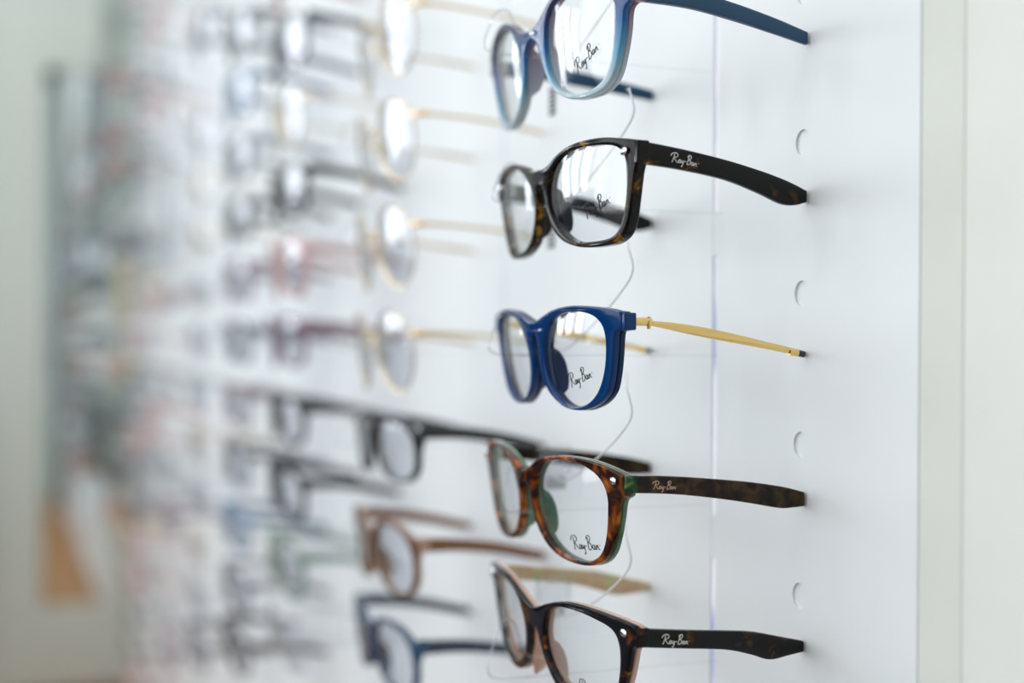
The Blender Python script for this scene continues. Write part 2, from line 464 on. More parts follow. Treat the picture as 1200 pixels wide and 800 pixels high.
SCRIPT = {  # pen strokes of the brand lettering, unit height about 2
 's': [
  [(-0.15,1.25),(0.05,1.65),(0.6,1.95),(1.25,1.95),(1.6,1.6),(1.35,1.2),(0.75,1.0),(1.0,0.6),(1.4,0.15),(1.75,0.05)],
  [(0.75,1.75),(0.6,1.0),(0.4,0.35),(0.25,-0.1)],
  [(2.35,0.62),(2.05,0.72),(1.82,0.4),(1.9,0.1),(2.15,0.15),(2.35,0.62),(2.33,0.2),(2.5,0.1)],
  [(2.62,0.7),(2.62,0.25),(2.85,0.15),(3.1,0.65),(3.05,0.0),(2.8,-0.65),(2.6,-0.5)],
  [(3.35,0.5),(3.7,0.55)],
  [(4.45,1.8),(4.25,1.0),(4.0,0.0)],
  [(4.05,1.5),(4.35,1.95),(4.85,2.0),(5.0,1.6),(4.7,1.2),(4.35,1.05),(4.8,0.9),(4.85,0.35),(4.4,0.0),(4.05,0.05)],
  [(5.65,0.62),(5.35,0.72),(5.12,0.4),(5.2,0.1),(5.45,0.15),(5.65,0.62),(5.63,0.2),(5.8,0.1)],
  [(5.98,0.68),(5.92,0.1),(6.1,0.55),(6.35,0.68),(6.4,0.2),(6.6,0.1)],
  [(6.85,0.72),(6.9,0.76)]]}
def lettering_mesh(name, place, pen, mat):
    mb = MB()
    for st in SCRIPT['s']:
        P = catmull([Vector((x+0.12*z, z, 0)) for x, z in st], 4)
        mb.tube([place(p.x, p.y) for p in P], pen, 5, flat=1.0)
    return mb.mesh(name, mat)

def shape(**k):
    d = dict(a=0.0262, b=0.0178, cx=0.0358, cz=-0.0005, n=2.9, taper=0.10, nose=0.10, w=0.0024, wt=0.0007,
             we=0.0062, te=0.42, t1=2.45, t2=3.45, bt=0.0120, bb=0.0055, hx=0.0712, hz=0.0118)
    d.update(k); return d
SH = {
 'blue_pair': shape(tr='blue_pair', a=0.0255, b=0.0195, cx=0.0395, cz=-0.0045, hx=0.0752, hz=0.0072),
 'tortoise_pair': shape(tr='tortoise_pair', a=0.0285, b=0.0177, cx=0.0362, cz=-0.0027, hx=0.0703, hz=0.0095),
 'navy_pair': shape(tr='navy_pair', a=0.0240, b=0.0180, cx=0.0320, cz=-0.0017, hx=0.0665, hz=0.0124),
 'havana_pair': shape(tr='havana_pair', a=0.0276, b=0.0192, cx=0.0368, cz=-0.0024, hx=0.0742, hz=0.0108),
 'upswept_pair': shape(tr='upswept_pair', a=0.0276, b=0.0175, cx=0.0377, cz=0.0027, hx=0.0742, hz=0.0165),
 'classic': shape(),
 'round_square': shape(b=0.0182, n=2.5, taper=0.12, nose=0.12, we=0.0052, wn=0.0004, te=0.50, bt=0.0128, bb=0.0068),
 'havana': shape(b=0.0186, n=2.55, taper=0.10, w=0.0022, we=0.0060, te=0.46, bt=0.0108, bb=0.0060),
 'upswept': shape(b=0.0186, n=3.0, taper=0.14, nose=0.12, w=0.0022, wt=0.0010, lift=0.05, te=0.50, bt=0.0100, bb=0.0035, hz=0.0145),
 'soft': shape(b=0.0205, n=2.35, taper=0.10, nose=0.14, w=0.0026, te=0.55, bt=0.0110, bb=0.0050, hz=0.0135),
 'panto': shape(a=0.0245, b=0.0225, cx=0.0345, n=2.15, taper=0.08, nose=0.10, w=0.001, wt=0, hx=0.0665, hz=0.010),
 'narrow': shape(b=0.0155, n=2.9, w=0.0024, te=0.40, bt=0.0108, bb=0.0055),
}
FULL_TEMPLE = [(0, 0, 0.0104), (0.12, -0.0004, 0.0100), (0.3, -0.0014, 0.0096), (0.55, -0.0042, 0.0092), (0.8, -0.0088, 0.0094), (0.93, -0.0118, 0.0090), (1.0, -0.0130, 0.0062)]
SLIM_TEMPLE = [(0, 0, 0.0078), (0.3, -0.001, 0.0070), (0.6, -0.004, 0.0066), (0.85, -0.008, 0.0064), (1.0, -0.0105, 0.0050)]

def nose_pad_mesh(name, side, mat, x0=0.0093, z0=-0.0065, tall=0.0098, deep=0.0050):
    mb = MB(); rings = []
    for k in range(9):
        u = k/8; a = (u-0.5)*2
        wd = math.sqrt(max(0.02, 1-a*a))
        z = z0 - a*tall
        xx = x0 + 0.0030*max(0, a)**1.4 + 0.0011*a
        ring = []
        for j in range(10):
            t = 2*PI*j/10
            ring.append(warp(side*(xx+0.0013*math.cos(t)*wd), 0.0030+deep*0.5*wd+deep*0.75*wd*math.sin(t), z))
        rings.append(ring)
    mb.loft(rings)
    return mb.mesh(name, mat)
def acetate(name, sh_name, front_mat, temple_mat, inner_mat=None, temple_prof=FULL_TEMPLE, yend=0.0825,
            stud=False, far_temple_mat=None, detailed=True, lens_mat=None, thick=0.0040, pad_mat=None, hinge_mat=None, c=None):
    sh = dict(SH[sh_name])
    if c is not None: sh['tips'] = (0.0002-c, 0.1305+c)
    root = empty(name)
    L = lens_outline(sh); O = outer_outline(sh)
    outl = [O, L, mirror2(L)]
    if inner_mat:
        obj('frame_front', plate_mesh('frame_front', outl, -0.0002, thick*0.52, 0.0007, front_mat), root)
        il = obj('inner_layer', plate_mesh('inner_layer', outl, thick*0.52, thick, 0.0005, inner_mat), root)
    else:
        obj('frame_front', plate_mesh('frame_front', outl, 0.0, thick, 0.0008, front_mat), root)
    lm = lens_mat or M['lens']
    for s in (1, -1):
        obj('lens', lens_mesh('lens', sh, s, lm), root)
        tm = temple_mat if s == 1 else (far_temple_mat or temple_mat)
        obj('temple', temple_mesh('temple', s, sh, temple_prof, tm, yend), root)
        hm = hinge_mat or inner_mat or front_mat
        mb = MB(); hx, hz = sh['hx'], sh['hz']
        yb = BEND*hx*hx - TILT*hz
        h0 = temple_prof[0][2]
        mb.box(min(s*(hx-0.0021), s*(hx+0.0019)), max(s*(hx-0.0021), s*(hx+0.0019)), yb+0.0002, yb+0.0052, hz-h0*0.51, hz+h0*0.51, 0.0006)
        obj('end_piece', mb.mesh('end_piece', hm), root)
        if detailed:
            obj('nose_pad', nose_pad_mesh('nose_pad', s, pad_mat or inner_mat or front_mat), root)
            mb = MB()
            mb.tube([(s*(hx-0.0030), yb+0.0055, hz+z) for z in (-0.0025, 0.0025)], 0.0009, 8)
            obj('hinge', mb.mesh('hinge', M['silver']), root)
        if stud:
            mb = MB(); c = warp(s*(hx-0.0052), -0.0003, hz+0.0008)
            mb.ball(c, 0.0027, 0.0008, 0.0015, 14, 8)
            st = obj('rivet', mb.mesh('rivet', M['silver']), root); st['label'] = 'silver oval rivet'
    return root, sh
def wire(name, sh_name, mat, tip_mat=None, yend=0.0825, lens_mat=None, rim=0.0008):
    sh = SH[sh_name]; root = empty(name)
    P = lens_outline(sh, 48)
    for s in (1, -1):
        mb = MB(); mb.tube([warp(s*p.x, 0.001, p.y) for p in P], rim, 6, closed=True)
        obj('rim', mb.mesh('rim', mat), root)
        obj('lens', lens_mesh('lens', sh, s, lens_mat or M['lens_far'], 0.0, 0.0012), root)
        hx, hz = sh['hx'], sh['hz']; yb = BEND*hx*hx-TILT*hz
        xe = max(p.x for p in P if p.y > hz-0.003)
        mb = MB(); mb.tube(catmull([warp(s*xe, 0.001, hz), (s*(hx-0.001), yb+0.0005, hz), (s*hx, yb+0.005, hz)], 4), 0.0013, 6)
        obj('end_piece', mb.mesh('end_piece', mat), root)
        mb = MB()
        pts = [(s*(hx-0.0075*t**1.5), yb+0.005+(yend-yb-0.005)*t, hz-0.0055*t*t) for t in [i/8 for i in range(9)]]
        mb.tube(pts, [0.0010]*6+[0.0012, 0.0013, 0.0011], 6, flat=0.7)
        obj('temple', mb.mesh('temple', mat), root)
        mb = MB(); mb.ball((s*(hx+0.0004), yb+0.003, hz), 0.0017, 0.0019, 0.0019, 12, 8)  # polished balls added so hinges and pads show a sparkle
        obj('screw', mb.mesh('screw', M['screw']), root)
        mb = MB(); mb.ball((s*0.0098, 0.0035, 0.0012), 0.0012, 0.0012, 0.0012, 10, 6)
        obj('pad_screw', mb.mesh('pad_screw', M['screw']), root)
        mb = MB(); mb.ball((s*0.0078, 0.0065, -0.005), 0.0012, 0.0030, 0.0055, 10, 6)
        pd = obj('nose_pad', mb.mesh('nose_pad', M['pad']), root)
        mb = MB(); mb.tube(catmull([warp(s*0.0102, 0.001, 0.000), (s*0.0080, 0.0045, 0.002), (s*0.0078, 0.0065, -0.003)], 4), 0.0005, 5)
        obj('pad_arm', mb.mesh('pad_arm', mat), root)
    mb = MB()
    xi = 0.0104
    mb.tube(catmull([warp(-xi, 0.001, 0.0055), (-0.005, 0.000, 0.0082), (0.005, 0.000, 0.0082), warp(xi, 0.001, 0.0055)], 5), 0.0011, 6)
    obj('bridge', mb.mesh('bridge', mat), root)
    return root, sh

# ------------------------------------------------------------------ the setting
def struct(name, mb, mat, smooth=False, label=None):
    o = obj(name, mb.mesh(name, mat, smooth)); o['kind'] = 'structure'
    if label: o['label'] = label
    return o
XE = -2.87          # end wall
XR = 2.2; YL = -3.0; ZC = 2.6
# wooden floor: boards, grain by material
mf, n, l = new_mat('oak_floor')
b = n['Principled BSDF']; b.inputs['Roughness'].default_value = 0.4
tc = n.new('ShaderNodeTexCoord'); mp = n.new('ShaderNodeMapping'); mp.inputs['Scale'].default_value = (2, 24, 1)
nz = n.new('ShaderNodeTexNoise'); nz.inputs['Scale'].default_value = 3; nz.inputs['Detail'].default_value = 6
cr = n.new('ShaderNodeValToRGB'); cr.color_ramp.elements[0].color = srgb(150, 96, 42); cr.color_ramp.elements[1].color = srgb(186, 128, 64)
cr.color_ramp.elements[0].position = 0.3; cr.color_ramp.elements[1].position = 0.7
l.new(tc.outputs['Object'], mp.inputs[0]); l.new(mp.outputs[0], nz.inputs[0]); l.new(nz.outputs[0], cr.inputs[0]); l.new(cr.outputs[0], b.inputs['Base Color'])
mb = MB(); mb.box(XE-0.1, XR+0.1, YL-0.1, 0.12, -0.08, -0.006)
fl = struct('floor', mb, mf)
board = MB(); board.box(0, 1.2, 0, 0.147, -0.0055, 0.0, 0.0)
bme = board.mesh('floor_board', mf, False)
for iy in range(20):
    for ix in range(5):
        x0 = XE + ix*1.203 - (0.6 if iy % 2 else 0)
        y0 = YL + iy*0.15
        if x0 > XR-0.05: continue
        bo = obj('floor_board', bme, fl); bo.location = (x0, y0, 0)
mb = MB(); mb.box(XE-0.1, XR+0.1, YL-0.1, 0.12, ZC, ZC+0.08); struct('ceiling', mb, M['ceil'])
mb = MB(); mb.box(XE-0.1, XR+0.1, 0.022, 0.12, 0, ZC); struct('wall_right', mb, M['cream_light'])
fw_ = [(-2.75, -2.50), (-2.20, -1.95), (-1.65, -1.40)]
mb = MB(); mb.box(XE-0.1, XE, YL, 0.022, 0, 0.78); mb.box(XE-0.1, XE, YL, 0.022, 1.9, ZC)
ys_ = [YL]+[v for ab in fw_ for v in ab]+[0.022]
for i in range(0, len(ys_), 2): mb.box(XE-0.1, XE, ys_[i], ys_[i+1], 0.78, 1.9)
struct('wall_front', mb, M['wall'])
for i, (a_, b_) in enumerate(fw_):
    mb = MB()
    mb.box(XE-0.08, XE-0.02, a_, a_+0.03, 0.78, 1.9); mb.box(XE-0.08, XE-0.02, b_-0.03, b_, 0.78, 1.9)
    mb.box(XE-0.08, XE-0.02, a_+0.03, b_-0.03, 0.78, 0.81); mb.box(XE-0.08, XE-0.02, a_+0.03, b_-0.03, 1.87, 1.9)
    wn = struct('window_%d' % (i+5), mb, plain('white_narrow_window_frame', srgb(235, 236, 236), 0.4, bscale=50, var=0.02))
    mb = MB(); mb.box(XE-0.055, XE-0.045, a_+0.03, b_-0.03, 0.81, 1.87)
    obj('window_pane', mb.mesh('window_pane', M['lens'], False), wn)
mb = MB(); mb.box(XR, XR+0.1, YL, 0.022, 0, ZC); struct('wall_back', mb, M['darkwall'])
# left wall with tall shop windows
wins = [(-2.7, -2.0), (-1.7, -1.0), (-0.7, 0.0), (0.3, 1.0)]
mb = MB()
mb.box(XE, XR, YL-0.1, YL, 0, 0.35); mb.box(XE, XR, YL-0.1, YL, 2.3, ZC)
xs = [XE]+[v for ab in wins for v in ab]+[XR]
for i in range(0, len(xs), 2): mb.box(xs[i], xs[i+1], YL-0.1, YL, 0.35, 2.3)
struct('wall_left', mb, M['wall'])
M['frame_white'] = plain('white_window_frame', srgb(235, 236, 236), 0.4, bscale=50, var=0.02)
for i, (x0, x1) in enumerate(wins):
    mb = MB()
    mb.box(x0, x0+0.05, YL-0.08, YL-0.02, 0.35, 2.3); mb.box(x1-0.05, x1, YL-0.08, YL-0.02, 0.35, 2.3)
    mb.box(x0+0.05, x1-0.05, YL-0.08, YL-0.02, 0.35, 0.40); mb.box(x0+0.05, x1-0.05, YL-0.08, YL-0.02, 2.25, 2.3)
    wn = struct('window_%d' % (i+1), mb, M['frame_white'])
    mb = MB(); mb.box(x0+0.05, x1-0.05, YL-0.055, YL-0.045, 0.40, 2.25)
    obj('window_pane', mb.mesh('window_pane', M['lens'], False), wn)
# trim to the right of the display
mb = MB(); mb.box(0.0682, 0.0902, 0.0002, 0.022, 0, ZC, 0.0008); struct('trim_1', mb, M['cream'])
mb = MB(); mb.box(0.0903, 0.60, 0.0004, 0.022, 0, ZC, 0.0002); struct('trim_2', mb, M['cream_light'])

# ceiling lamps, seen as reflections
M['glow'] = emit('lamp_glow', (1, 0.98, 0.95, 1), 14)
k = 0
for cx, cy in [(-2.2, -0.9), (-1.4, -0.9), (-0.6, -0.9), (-2.2, -1.8), (-1.4, -1.8), (-0.6, -1.8)]:
    t = empty('ceiling_lamp', (cx, cy, ZC)); k += 1
    tag(t, None, 'lamp')
    mb = MB(); mb.tube([(0.07*math.cos(a), 0.07*math.sin(a), -0.006) for a in [2*PI*i/24 for i in range(24)]], 0.008, 6, closed=True)
    obj('lamp_ring', mb.mesh('lamp_ring', M['frame_white']), t)
    mb = MB(); mb.tube([(0, 0, -0.008), (0, 0, -0.001)], 0.065, 20); obj('diffuser', mb.mesh('diffuser', M['glow']), t)
    t['group'] = 'recessed ceiling downlights'
    t['label'] = 'round ceiling downlight %s, in the row %s the display wall' % ({-2.2: 'nearest the mirror wall', -1.4: 'in the middle', -0.6: 'farthest from the mirror wall'}[cx], 'nearer to' if cy > -1 else 'farther from')

# mirror on the end wall
mr = empty('wall_mirror', (XE, -0.125, 0.02)); tag(mr, 'tall narrow mirror in a wide cream frame on the end wall', 'mirror')
mm, n, l = new_mat('silvered_glass'); b = n['Principled BSDF']
b.inputs['Metallic'].default_value = 1; b.inputs['Roughness'].default_value = 0.01; b.inputs['Base Color'].default_value = (0.74, 0.79, 0.78, 1)
y0, y1, z0, z1 = -0.195, -0.040, 0.205, 1.44
def rel(mb_box, m, nme):
    mb = MB(); a = list(mb_box); mb.box(a[0]-XE, a[1]-XE, a[2]+0.125, a[3]+0.125, a[4]-0.02, a[5]-0.02, 0.002); return obj(nme, mb.mesh(nme, m, False), mr)
rel((XE+0.001, XE+0.008, y0, y1, z0, z1), mm, 'mirror_glass')
M['mframe'] = plain('cream_mirror_frame', srgb(210, 216, 207), 0.5, bscale=40, var=0.02)
rel((XE+0.001, XE+0.022, y0-0.088, y0, 0.02, z1+0.12), M['mframe'], 'frame_stile')
rel((XE+0.001, XE+0.022, y1, y1+0.034, 0.02, z1+0.12), M['mframe'], 'frame_stile')
rel((XE+0.001, XE+0.022, y0, y1, 0.02, z0), M['mframe'], 'frame_rail')
rel((XE+0.001, XE+0.022, y0, y1, z1, z1+0.12), M['mframe'], 'frame_rail')

cb = empty('cabinet', (1.3, -0.35, 0)); tag(cb, 'blue-grey cupboard at the back of the shop, seen only in the mirror', 'cabinet')
M['cab'] = plain('blue_grey_laminate', srgb(186, 198, 198), 0.5, bscale=20, var=0.05)
mb = MB(); mb.box(-0.22, 0.25, -0.34, 0.33, 0.0, 2.1); obj('body', mb.mesh('body', M['cab'], False), cb)
for sy in (-1, 1):
    mb = MB(); y_ = 0.165*sy; mb.box(-0.24, -0.22, y_-0.16, y_+0.155, 0.06, 2.06, 0.002); dr = obj('door', mb.mesh('door', M['cab'], False), cb)
    mb = MB(); mb.tube([(-0.255, 0.02*sy, 1.0), (-0.255, 0.02*sy, 1.2)], 0.006, 8); mb.tube([(-0.255, 0.02*sy, 1.02), (-0.24, 0.02*sy, 1.02)], 0.004, 8); mb.tube([(-0.255, 0.02*sy, 1.18), (-0.24, 0.02*sy, 1.18)], 0.004, 8)
    obj('handle', mb.mesh('handle', M['silver']), dr)

ct = empty('counter', (-2.6, -1.85, 0)); tag(ct, 'low navy sales counter against the end wall, outside the picture to the left', 'counter')  # dark unseen block, added for what the glossy frame fronts reflect
M['navy_lam'] = plain('navy_laminate', srgb(34, 48, 78), 0.6, bscale=20, var=0.05)
mb = MB(); mb.box(-0.25, 0.22, -1.0, 1.05, 0.05, 0.70); obj('body', mb.mesh('body', M['navy_lam'], False), ct)
mb = MB(); mb.box(-0.25, 0.24, -1.02, 1.07, 0.70, 0.73, 0.003); obj('top', mb.mesh('top', M['navy_lam'], False), ct)
mb = MB(); mb.box(-0.25, 0.18, -0.98, 1.03, 0.0, 0.05); obj('plinth', mb.mesh('plinth', M['darkwall'], False), ct)

M['rug'] = plain('grey_carpet', srgb(112, 113, 120), 0.95, bump=0.6, bscale=400, var=0.1)  # unseen sheet added to keep floor brown out of the frame reflections
mb = MB(); mb.box(-2.3, 1.0, -2.75, -0.45, 0.0, 0.010)
tag(obj('rug', mb.mesh('rug', M['rug'], False)), 'grey carpet on the wooden floor in front of the display, below the picture', 'rug')

# ------------------------------------------------------------------ display panels (white strips between slots)
CEN = [-0.0655, -0.326, -0.620, -0.859]
while CEN[-1] > -2.6: CEN.append(CEN[-1]-0.262)
GAP = 0.0017
edges = [0.0681] + [c-0.0055 for c in CEN] + [XE+0.004]
def row_z(r): return CAMZ + r*S
M['led'] = emit('backlight_strip', (0.80, 0.86, 1.0, 1), 0.95)  # emission put in for the bright line of light in the joints
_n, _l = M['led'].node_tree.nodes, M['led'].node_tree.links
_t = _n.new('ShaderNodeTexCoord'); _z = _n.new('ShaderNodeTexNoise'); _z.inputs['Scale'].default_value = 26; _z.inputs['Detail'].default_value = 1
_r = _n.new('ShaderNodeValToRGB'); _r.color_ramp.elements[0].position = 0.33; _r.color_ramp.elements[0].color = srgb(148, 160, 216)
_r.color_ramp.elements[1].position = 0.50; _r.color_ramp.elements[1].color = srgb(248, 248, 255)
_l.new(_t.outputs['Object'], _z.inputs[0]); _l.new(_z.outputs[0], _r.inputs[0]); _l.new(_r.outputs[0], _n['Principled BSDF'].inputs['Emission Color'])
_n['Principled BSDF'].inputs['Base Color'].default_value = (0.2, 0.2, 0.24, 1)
ordn = ['nearest', 'second', 'third', 'fourth', 'fifth', 'sixth', 'seventh', 'eighth', 'ninth', 'tenth', 'eleventh', 'twelfth', 'thirteenth', 'fourteenth']
def build_panel(i, xa, xb):
    """one white strip, xa<xb; the near ones have real sockets cut in them"""
    import bmesh
    Z0, Z1 = 0.03, 2.1
    o = None
    mb = MB(); mb.box(xa+GAP, xb-(GAP if i else 0), 0.0, 0.018, Z0, Z1, 0.0006)
    me = mb.mesh('display_panel', M['panel'], False)
    o = obj('display_panel', me)
    if i == 0: lab = 'narrow white display panel at the right edge, behind the near temple tips'
    else: lab = 'white glossy display panel, %s from the right edge of the display' % ordn[i]
    tag(o, lab, 'panel', 'white panels of the display wall')
    if i <= 0:
        mb = MB()
        xsok = []
        for c in CEN[:1]:
            for dx in (0.0625,):
                if xa+0.012 < c+dx < xb-0.012: xsok.append(c+dx)
        for x in xsok:
            for r in range(-6, 7):
                z = row_z(r+0.33)
                mb.tube([(x, -0.004, z), (x, 0.0009, z)], 0.0050, 32)
        if mb.v:
            cut = obj('cutter', mb.mesh('cutter', M['panel'], True))
            md = o.modifiers.new('b', 'BOOLEAN'); md.operation = 'DIFFERENCE'; md.object = cut; md.solver = 'EXACT'
            dg = bpy.context.evaluated_depsgraph_get()
            m2 = bpy.data.meshes.new_from_object(o.evaluated_get(dg))
            o.modifiers.clear(); o.data = m2; m2.materials.clear(); m2.materials.append(M['panel'])
            bpy.data.objects.remove(cut)
    return o
for i in range(len(edges)-1): build_panel(i, edges[i+1], edges[i])
# emissive strips painting the bright line of the panel joints, interrupted by the holder brackets
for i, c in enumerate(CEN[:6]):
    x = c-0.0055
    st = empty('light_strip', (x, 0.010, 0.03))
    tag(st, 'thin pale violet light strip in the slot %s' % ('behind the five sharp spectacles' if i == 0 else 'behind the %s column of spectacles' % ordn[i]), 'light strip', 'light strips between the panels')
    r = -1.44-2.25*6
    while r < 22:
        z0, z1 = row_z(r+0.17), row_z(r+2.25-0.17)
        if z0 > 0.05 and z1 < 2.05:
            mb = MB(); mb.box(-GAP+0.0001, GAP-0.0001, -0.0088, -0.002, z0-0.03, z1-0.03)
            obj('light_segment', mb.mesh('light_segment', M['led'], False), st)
            mb = MB(); mb.box(-GAP, GAP, -0.0098, 0.004, z1-0.0295, z1-0.0305+0.34*S, 0.0004)
            obj('bracket', mb.mesh('bracket', M['panel'], False), st)
        r += 2.25

# ------------------------------------------------------------------ the five sharp spectacles
BY = -0.0835        # bridge distance from the panel
def put(root, c, z, roll=0, pitch=0, yaw=0, y=BY):
    root.location = (c, y, z); root.rotation_euler = (pitch, roll, yaw)
def temple_letters(root, sh, m, t0=0.14, t1=0.265, prof=FULL_TEMPLE, th=0.0034):
    hx, hz = sh['hx'], sh['hz']; ys = BEND*hx*hx - TILT*hz + 0.0015
    L = 0.0825-ys; wdt = (t1-t0)*L; sc = wdt/6.9
    def zb(fr):
        for (a0, b0, _), (a1, b1, _) in zip(prof, prof[1:]):
            if a0 <= fr <= a1: return b0+(b1-b0)*(fr-a0)/(a1-a0)
        return 0
    def pl(u, v):
        fr = t0+(t1-t0)*u/6.9
        return (hx+0.0001+th/2*(1-0.15*fr)+(sh['tips'][0]-hx)*fr**1.5, ys+L*fr, hz+zb(fr) - sc*1.0 + v*sc*1.05)
    o = obj('temple_lettering', lettering_mesh('temple_lettering', pl, 0.00016, m), root)
    o['label'] = 'pale script lettering'
def lens_letters(root, sh, x0=0.036, z0=-0.0125, wid=0.0160, slope=0.30, m=None):
    sc = wid/6.9
    def pl(u, v):
        x = x0+u*sc-v*sc*0.25; z = z0+v*sc*1.05+u*sc*slope
        r = math.hypot((x-sh['cx'])/sh['a'], (z-sh['cz'])/sh['b'])
        return warp(x, 0.0010-0.0022*(1-min(1, r)**2), z)
    o = obj('lens_lettering', lettering_mesh('lens_lettering', pl, 0.00019, m or M['ink']), root)
    o['label'] = 'black script lettering on the near lens'

G1 = 'sharp spectacles in the nearest column'
FC = [-0.0755, -0.0640, -0.0670, -0.0770, -0.0655]
FR = [2.07, 1.01, -0.085, -1.08, -2.10]
# 1 top: blue to clear
r, sh = acetate('spectacles', 'blue_pair', M['bluegrad'], M['teal'], M['plumgrad'], thick=0.0044, c=FC[0], hinge_mat=M['plumgrad'],
                temple_prof=[(0, 0, 0.0066), (0.3, -0.0008, 0.0066), (0.55, -0.0036, 0.0064), (0.8, -0.0074, 0.0058), (1.0, -0.0110, 0.0048)])
lens_letters(r, sh, 0.0385, -0.0165, slope=0.42)
put(r, FC[0], row_z(FR[0])); tag(r, 'spectacles fading from plum and blue to clear, with teal temples, topmost of the sharp column', 'spectacles', G1)
# 2 dark tortoiseshell
p2 = [(0, 0, 0.0082), (0.25, -0.0018, 0.0076), (0.5, -0.0044, 0.0074), (0.7, -0.0078, 0.0086), (0.84, -0.0107, 0.0096), (0.93, -0.0118, 0.0078), (1.0, -0.0121, 0.0046)]
r, sh = acetate('spectacles', 'tortoise_pair', M['tort'], M['tort_temple'], stud=True, thick=0.0044, temple_prof=p2, c=FC[1])
temple_letters(r, sh, M['paint_white'], 0.17, 0.325, prof=p2); lens_letters(r, sh, 0.0385, -0.0120, slope=0.30)
put(r, FC[1], row_z(FR[1])); tag(r, 'glossy dark tortoiseshell spectacles between the blue-to-clear pair above and the navy pair below', 'spectacles', G1)
# 3 navy with gold temples
def gold_temples(root, sh):
    for s in (1, -1):
        hx, hz = sh['hx'], sh['hz']; ys = BEND*hx*hx-TILT*hz
        tipx = sh['tips'][0 if s == 1 else 1]
        mb = MB()
        y0 = ys+0.0050
        mb.tube([(s*(hx), y0+d, hz) for d in (0, 0.0050)], 0.0015, 10)
        mb.ball((s*(hx+0.0004), y0+0.0058, hz-0.0002), 0.0014, 0.0016, 0.0017, 10, 8)
        mb.tube([(s*(hx+0.0004), y0+0.0058, hz+q) for q in (-0.0026, 0.0018)], 0.0007, 8)
        obj('hinge', mb.mesh('hinge', M['gold']), root)
        # fluted, gently twisted metal bar
        L = 0.0795-(y0+0.0070); rings = []
        for i in range(41):
            t = i/40
            y = y0+0.0070+L*t
            wv = 0.00085+0.00085*math.sin(min(1, t*2.2)*PI/2)*(1-t)**0.45
            x = hx+(tipx-hx)*t; z = hz-0.0006-0.0102*t**1.15
            ring = []
            for j in range(18):
                a = 2*PI*j/18
                rr = wv*(1+0.20*math.cos(a*6))
                ring.append((s*(x+rr*0.7*math.cos(a+1.2*t)), y, z+rr*math.sin(a+1.2*t)))
            rings.append(ring)
        mb = MB(); mb.loft(rings)
        xt = tipx; zt = hz-0.0108
        tp = obj('temple', mb.mesh('temple', M['gold']), root)
        mb = MB(); mb.tube([(s*xt, 0.0762, zt+0.0002), (s*xt, 0.0798, zt-0.0002)], 0.0014, 12)
        obj('ferrule', mb.mesh('ferrule', M['gold']), tp)
        mb = MB(); mb.tube([(s*xt, 0.0796, zt-0.0002), (s*xt, 0.0826, zt-0.0008)], 0.0013, 10)
        tt = obj('temple_tip', mb.mesh('temple_tip', M['black']), tp); tt['label'] = 'black temple tip'
r, sh = acetate('spectacles', 'navy_pair', M['navy'], M['gold'], M['navy_in'], thick=0.0046, hinge_mat=M['navy'], c=FC[2],
                temple_prof=[(0, 0, 0.0062), (1, -0.01, 0.006)])
for ch in list(r.children):
    if ch.name.startswith('temple') or ch.name.startswith('hinge'): bpy.data.objects.remove(ch)
gold_temples(r, sh); lens_letters(r, sh, 0.0300, -0.0125, 0.0160, slope=0.26)
put(r, FC[2], row_z(FR[2])); tag(r, 'navy blue spectacles with thin gold metal temples, in the middle of the sharp column', 'spectacles', G1)
# 4 havana with green inside
p4 = [(0, 0, 0.0064), (0.25, -0.0008, 0.0066), (0.5, -0.0026, 0.0072), (0.7, -0.0045, 0.0080), (0.86, -0.0064, 0.0083), (0.94, -0.0070, 0.0070), (1.0, -0.0074, 0.0054)]
r, sh = acetate('spectacles', 'havana_pair', M['havana'], M['havana_temple'], M['green'], stud=True, thick=0.0044, hinge_mat=M['green_dark'], c=FC[3], temple_prof=p4)
temple_letters(r, sh, M['peach'], 0.13, 0.265, prof=p4); lens_letters(r, sh, 0.0385, -0.0175, 0.0175, 0.10)
put(r, FC[3], row_z(FR[3])); tag(r, 'brown havana spectacles with a green inner layer, below the navy pair', 'spectacles', G1)
# 5 upswept black brown
p5 = [(0, 0, 0.0068), (0.25, -0.0020, 0.0067), (0.5, -0.0040, 0.0070), (0.66, -0.0062, 0.0086), (0.78, -0.0086, 0.0094), (0.9, -0.0094, 0.0066), (1.0, -0.0100, 0.0042)]
r, sh = acetate('spectacles', 'upswept_pair', M['tort_b'], M['tort_temple'], M['peach'], stud=True, far_temple_mat=M['tan_marble'], thick=0.0044, hinge_mat=M['tort_b'], c=FC[4], temple_prof=p5)
temple_letters(r, sh, M['paint_white'], 0.12, 0.275, prof=p5); lens_letters(r, sh, 0.0385, -0.0110, 0.0175, 0.03)
put(r, FC[4], row_z(FR[4])); tag(r, 'upswept black and brown spectacles with peach inner layer, cut by the bottom edge', 'spectacles', G1)

